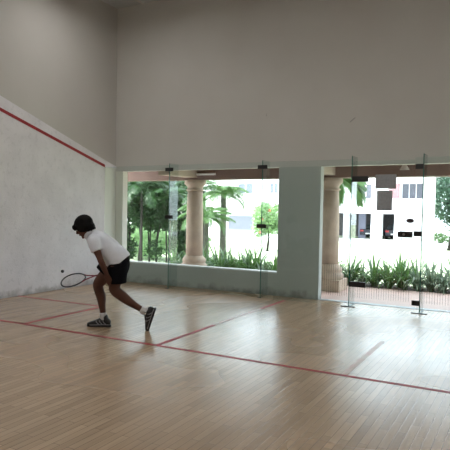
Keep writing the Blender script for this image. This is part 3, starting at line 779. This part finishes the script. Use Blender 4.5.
# head
ball_(bm, hd(-.012, 0, .018), .098, .076, .098, HR)
ball_(bm, hd(.030, 0, -.040), .062, .058, .070, HR)
loft(bm, [(hd(.040, 0, -.075), .034, .024), (hd(.072, 0, -.098), .020, .017)])
ball_(bm, hd(.098, 0, -.022), .020, .015, .016, HR)                                # nose tip
loft(bm, [(hd(.084, 0, .022), .010, .010), (hd(.098, 0, -.016), .013, .012)])
for s_ in (-1, 1):
    ball_(bm, hd(-.012, s_ * .078, -.012), .020, .009, .032, HR)                   # ears
    ball_(bm, hd(.058, s_ * .040, -.030), .026, .020, .024, HR)                    # cheeks
    loft(bm, [(hd(.083, s_ * .012, .026), .010, .008), (hd(.076, s_ * .046, .026), .010, .008)], n=8, lat=Ud)
body = remeshed('body', bm, M['skin'], person, .0062, 2)
bm = bmesh.new(); loft(bm, [(hd(.086, -.020, -.060), .004, .007), (hd(.094, 0, -.058), .005, .008), (hd(.086, .020, -.060), .004, .007)], n=10, lat=Fd)
lips = obj('mouth', bm, M['lips'], person, smooth=True)
for s_ in (-1, 1):
    bm = bmesh.new(); ball_(bm, hd(.078, s_ * .030, .006), .012, .013, .011, HR); e = obj('eye', bm, M['eye'], person, smooth=True)
    bm = bmesh.new(); ball_(bm, hd(.0885, s_ * .030, .004), .003, .006, .006, HR); obj('iris', bm, M['iris'], e, smooth=True)
# hair: bowl with fringe, sides and nape
bm = bmesh.new()
ball_(bm, hd(-.016, 0, .030), .114, .092, .104, HR)
ball_(bm, hd(-.060, 0, -.030), .060, .076, .070, HR)
ball_(bm, hd(.046, 0, .056), .050, .068, .042, HR)
for s_ in (-1, 1):
    ball_(bm, hd(.010, s_ * .066, .000), .062, .026, .055, HR)
    ball_(bm, hd(-.04, s_ * .066, -.030), .045, .024, .052, HR)
random.seed(3)
for k in range(46):                                                               # locks
    a = -2.6 + 5.2 * k / 45; cx, sy = math.cos(a), math.sin(a)
    if abs(a) > 1.0:
        p0 = hd(-.012 + .085 * cx, .082 * sy, .03); p1 = hd(-.020 + .095 * cx, .086 * sy, -.045 - .02 * random.random() - (.03 if abs(a) > 1.9 else 0))
    else:
        p0 = hd(.02 + .085 * cx, .072 * sy, .065); p1 = hd(.012 + .098 * cx, .080 * sy, .024 - .012 * random.random())
    mid = (p0 + p1) / 2 + (p0 + p1 - 2 * HC).normalized() * .006
    loft(bm, [(p0, .016, .012), (mid, .014, .011), (p1, .006, .005)], n=8)
remeshed('hair', bm, M['hair'], person, .006, 1)
# shirt
bm = bmesh.new()
loft(bm, interp([(Q(121.6, 261.8), .172, .142), (Q(119.3, 259.3), .178, .144), (Q(115, 255.2), .172, .146), (Q(108.5, 249.5), .165, .145), (Q(102.3, 243.8), .172, .135), (Q(97.3, 239.2), .168, .112), (Q(93.6, 236.2), .105, .088), (Q(91.0, 234.2), .066, .064)]), n=32, cap=False)
bm.faces.ensure_lookup_table()
bmesh.ops.holes_fill(bm, edges=[e for e in bm.edges if e.is_boundary])
for s_, e_ in ((shN, elN), (shF, elF)):
    c0 = s_.lerp(V((s_.x, 0, s_.z)), .35) + V((.0, 0, .012)); d = (e_ - s_).normalized()
    loft(bm, interp([(c0, .075, .085), (s_ + d * .02, .074, .080), (s_ + d * .08, .066, .076), (s_ + d * .115, .066, .078)], 10), lat=V((1, 0, 0)), n=24, cap=False)
    bmesh.ops.holes_fill(bm, edges=[e for e in bm.edges if e.is_boundary])
sh = remeshed('polo_shirt', bm, M['shirt'], person, .008, 3)
# soft folds pressed into the cloth
me = sh.data
for v in me.vertices:
    q = v.co; k = noise.noise(V((q.x * 7 + q.z * 5, q.y * 4, q.z * 9 - q.x * 6))) * .007 + noise.noise(q * 16) * .003
    v.co = q + v.normal * k
bm = bmesh.new()
cc = Q(91.0, 234.0); dn = (Q(88, 231) - Q(93, 236)).normalized()
loft(bm, [(cc - dn * .012, .078, .074), (cc + dn * .012, .068, .066), (cc + dn * .034, .060, .060), (cc + dn * .026, .070, .069), (cc - dn * .006, .084, .080)], n=28, cap=False)
obj('collar', bm, M['shirt'], sh, smooth=True).modifiers.new('t', 'SOLIDIFY').thickness = .003
# shorts
bm = bmesh.new()
loft(bm, interp([(Q(119.5, 258.5), .160, .122), (Q(119.5, 263), .168, .132), (Q(119, 268), .15, .125)], 8), n=28)
loft(bm, interp([(Q(117.5, 262, -.08), .095, .11), (Q(110.5, 266.5, -.09), .100, .108), (Q(105, 270, -.10), .098, .098), (Q(102.6, 272.5, -.10), .094, .092)], 10), n=24, cap=False)
bmesh.ops.holes_fill(bm, edges=[e for e in bm.edges if e.is_boundary])
loft(bm, interp([(Q(119.5, 262, .07), .10, .115), (Q(119.8, 269, .09), .104, .110), (Q(119.6, 276, .10), .100, .104), (Q(119.8, 281, .10), .098, .100)], 10), n=24, cap=False)
bmesh.ops.holes_fill(bm, edges=[e for e in bm.edges if e.is_boundary])
remeshed('shorts', bm, M['shorts'], person, .008, 2)
# socks
for a, b_ in ((Q(103.8, 315, -.10), ankF + V((.01, 0, -.02))), (Q(144.2, 307, .10), ankN + V((.02, 0, -.004)))):
    bm = bmesh.new(); loft(bm, interp([(a, .040, .044), (a.lerp(b_, .5), .041, .045), (b_, .043, .048)], 6)); obj('sock', bm, M['sock'], person, smooth=True)
# shoes: local x = heel to toe, z = up from the sole
def shoe(T):
    bm = bmesh.new(); up = V((0, 0, 1))
    loft(bm, interp([(V((-.115, 0, .045)), .030, .036), (V((-.07, 0, .055)), .038, .050), (V((-.01, 0, .050)), .041, .046), (V((.06, 0, .038)), .046, .032), (V((.12, 0, .030)), .045, .024), (V((.150, 0, .026)), .034, .018)], 16), n=24)
    loft(bm, [(V((-.072, 0, .06)), .042, .040), (V((-.058, 0, .098)), .043, .047)], lat=V((0, -1, 0)))
    s = remeshed('shoe', bm, M['shoe'], person, .006, 2)
    # sole
    out = [(-.150, 0), (-.14, .03), (-.10, .040), (-.03, .036), (.05, .046), (.11, .050), (.155, .034), (.172, 0), (.155, -.034), (.11, -.048), (.05, -.042), (-.03, -.034), (-.10, -.040), (-.14, -.03)]
    so = obj('sole', prism(out, .0, .022, 'z'), M['shoe'], s, bevel=.006)
    bm = bmesh.new()
    for k in range(4):
        xx = -.02 + k * .03; zt = .092 - k * .012
        tube(bm, [(xx, -.03, zt - .018), (xx + .004, 0, zt), (xx, .03, zt - .018)], .0045, n=6)
    obj('laces', bm, M['shoew'], s)
    for sg in (-1, 1):
        bm = bmesh.new()
        for k in range(3):
            xx = -.08 + k * .045
            tube(bm, [(xx, sg * .046, .030), (xx + .03, sg * .047, .052), (xx + .036, sg * .042, .070)], .0045, n=6)
        tube(bm, [(-.13, sg * .034, .024), (-.03, sg * .045, .026), (.05, sg * .050, .024), (.13, sg * .046, .022)], .0035, n=6)
        obj('side_stripes', bm, M['shoew'], s)
    s.matrix_local = T
    return s
hx = Q(100.8, 327, -.10)
rotF = Matrix(((-1, 0, 0), (0, -1, 0), (0, 0, 1))).to_4x4()
shoe(Matrix.Translation(V((hx.x, hx.y, .001))) @ rotF @ Matrix.Diagonal((.90, 1.0, 1.08, 1)))
tx = (Q(149.5, 325.5) - Q(156, 305)).normalized(); zx = V((0, 1, 0)).cross(tx).normalized()
if zx.x > 0: zx = -zx
yx = zx.cross(tx)
RN = Matrix((tx, yx, zx)).transposed().to_4x4()
shoe(Matrix.Translation(Q(154.3, 315.4, .10)) @ RN @ Matrix.Diagonal((.90, 1.0, 1.08, 1)))

# ------------------------------------------------------------------ racket and ball
rk = empty('squash_racket', PB, PR); tag(rk, 'squash racket with dark oval head held low in the right hand', 'racket')
wv0 = V((0, -.72, -.70)); wv = (wv0 - ax * wv0.dot(ax)).normalized()
hc = rt - ax * .165
bm = bmesh.new(); n = 48
tp = [hc + ax * (.172 * math.cos(2 * PI * k / n)) + wv * (.094 * math.sin(2 * PI * k / n) * (1 + .10 * math.cos(2 * PI * k / n))) for k in range(n)]
tube(bm, tp + [tp[0]], .0085, n=8, cap=False); obj('frame', bm, M['frame'], rk, smooth=True)
bm = bmesh.new(); sh0 = hc - ax * .355
for s_ in (-1, 1): tube(bm, [hc - ax * .135 + wv * .055 * s_, hc - ax * .19 + wv * .028 * s_, sh0 + ax * .06 + wv * .004 * s_], .0075)
tube(bm, [sh0 + ax * .07, sh0 - ax * .02], .009); obj('shaft', bm, M['framew'], rk, smooth=True)
bm = bmesh.new(); tube(bm, [sh0 - ax * .01, rb, rb - ax * .004], [.0145, .0150, .017], n=12); obj('grip', bm, M['grip'], rk, smooth=True)
bm = bmesh.new()
for k in range(-7, 8):
    o_ = k * .0125; h2 = .158 * math.sqrt(max(0, 1 - (o_ / .098) ** 2)); tube(bm, [hc + wv * o_ - ax * h2, hc + wv * o_ + ax * h2], .0009, n=4)
for k in range(-11, 12):
    o_ = k * .0135; h2 = .097 * math.sqrt(max(0, 1 - (o_ / .158) ** 2)); tube(bm, [hc + ax * o_ - wv * h2, hc + ax * o_ + wv * h2], .0009, n=4)
obj('strings', bm, M['string'], rk)
bm = bmesh.new(); bmesh.ops.create_icosphere(bm, subdivisions=3, radius=.020)
b_ = obj('squash_ball', bm, M['ball'], smooth=True); b_.location = Matrix.Rotation(PR, 4, 'Z') @ Q(57.2, 275.5, -.45) + PB
tag(b_, 'small dark squash ball in the air beside the racket head', 'ball')

# ------------------------------------------------------------------ daylight
wd = bpy.data.worlds.new('sky'); S.world = wd; wd.use_nodes = True
N = wd.node_tree.nodes; L = wd.node_tree.links
bg = N['Background']
sky = N.new('ShaderNodeTexSky'); sky.sky_type = 'HOSEK_WILKIE'; sky.turbidity = 6; sky.ground_albedo = .4
sky.sun_direction = V((-.25, -.45, .86)).normalized()
mx = N.new('ShaderNodeMix'); mx.data_type = 'RGBA'; mx.inputs['Factor'].default_value = .75
mx.inputs['B'].default_value = (.86, .93, 1.0, 1)
L.new(sky.outputs[0], mx.inputs['A']); L.new(mx.outputs['Result'], bg.inputs['Color'])
bg.inputs['Strength'].default_value = 5.5
sl = bpy.data.lights.new('sun', 'SUN'); sl.energy = 12; sl.angle = math.radians(1.5); sl.color = (1, .97, .92)
so = bpy.data.objects.new('sun', sl); COL.objects.link(so)
so.rotation_euler = V((-.25, -.45, .86)).to_track_quat('Z', 'Y').to_euler()

S.view_settings.view_transform = 'Standard'; S.view_settings.look = 'None'
S.view_settings.gamma = 1; S.view_settings.use_curve_mapping = False
S.view_settings.exposure = .14
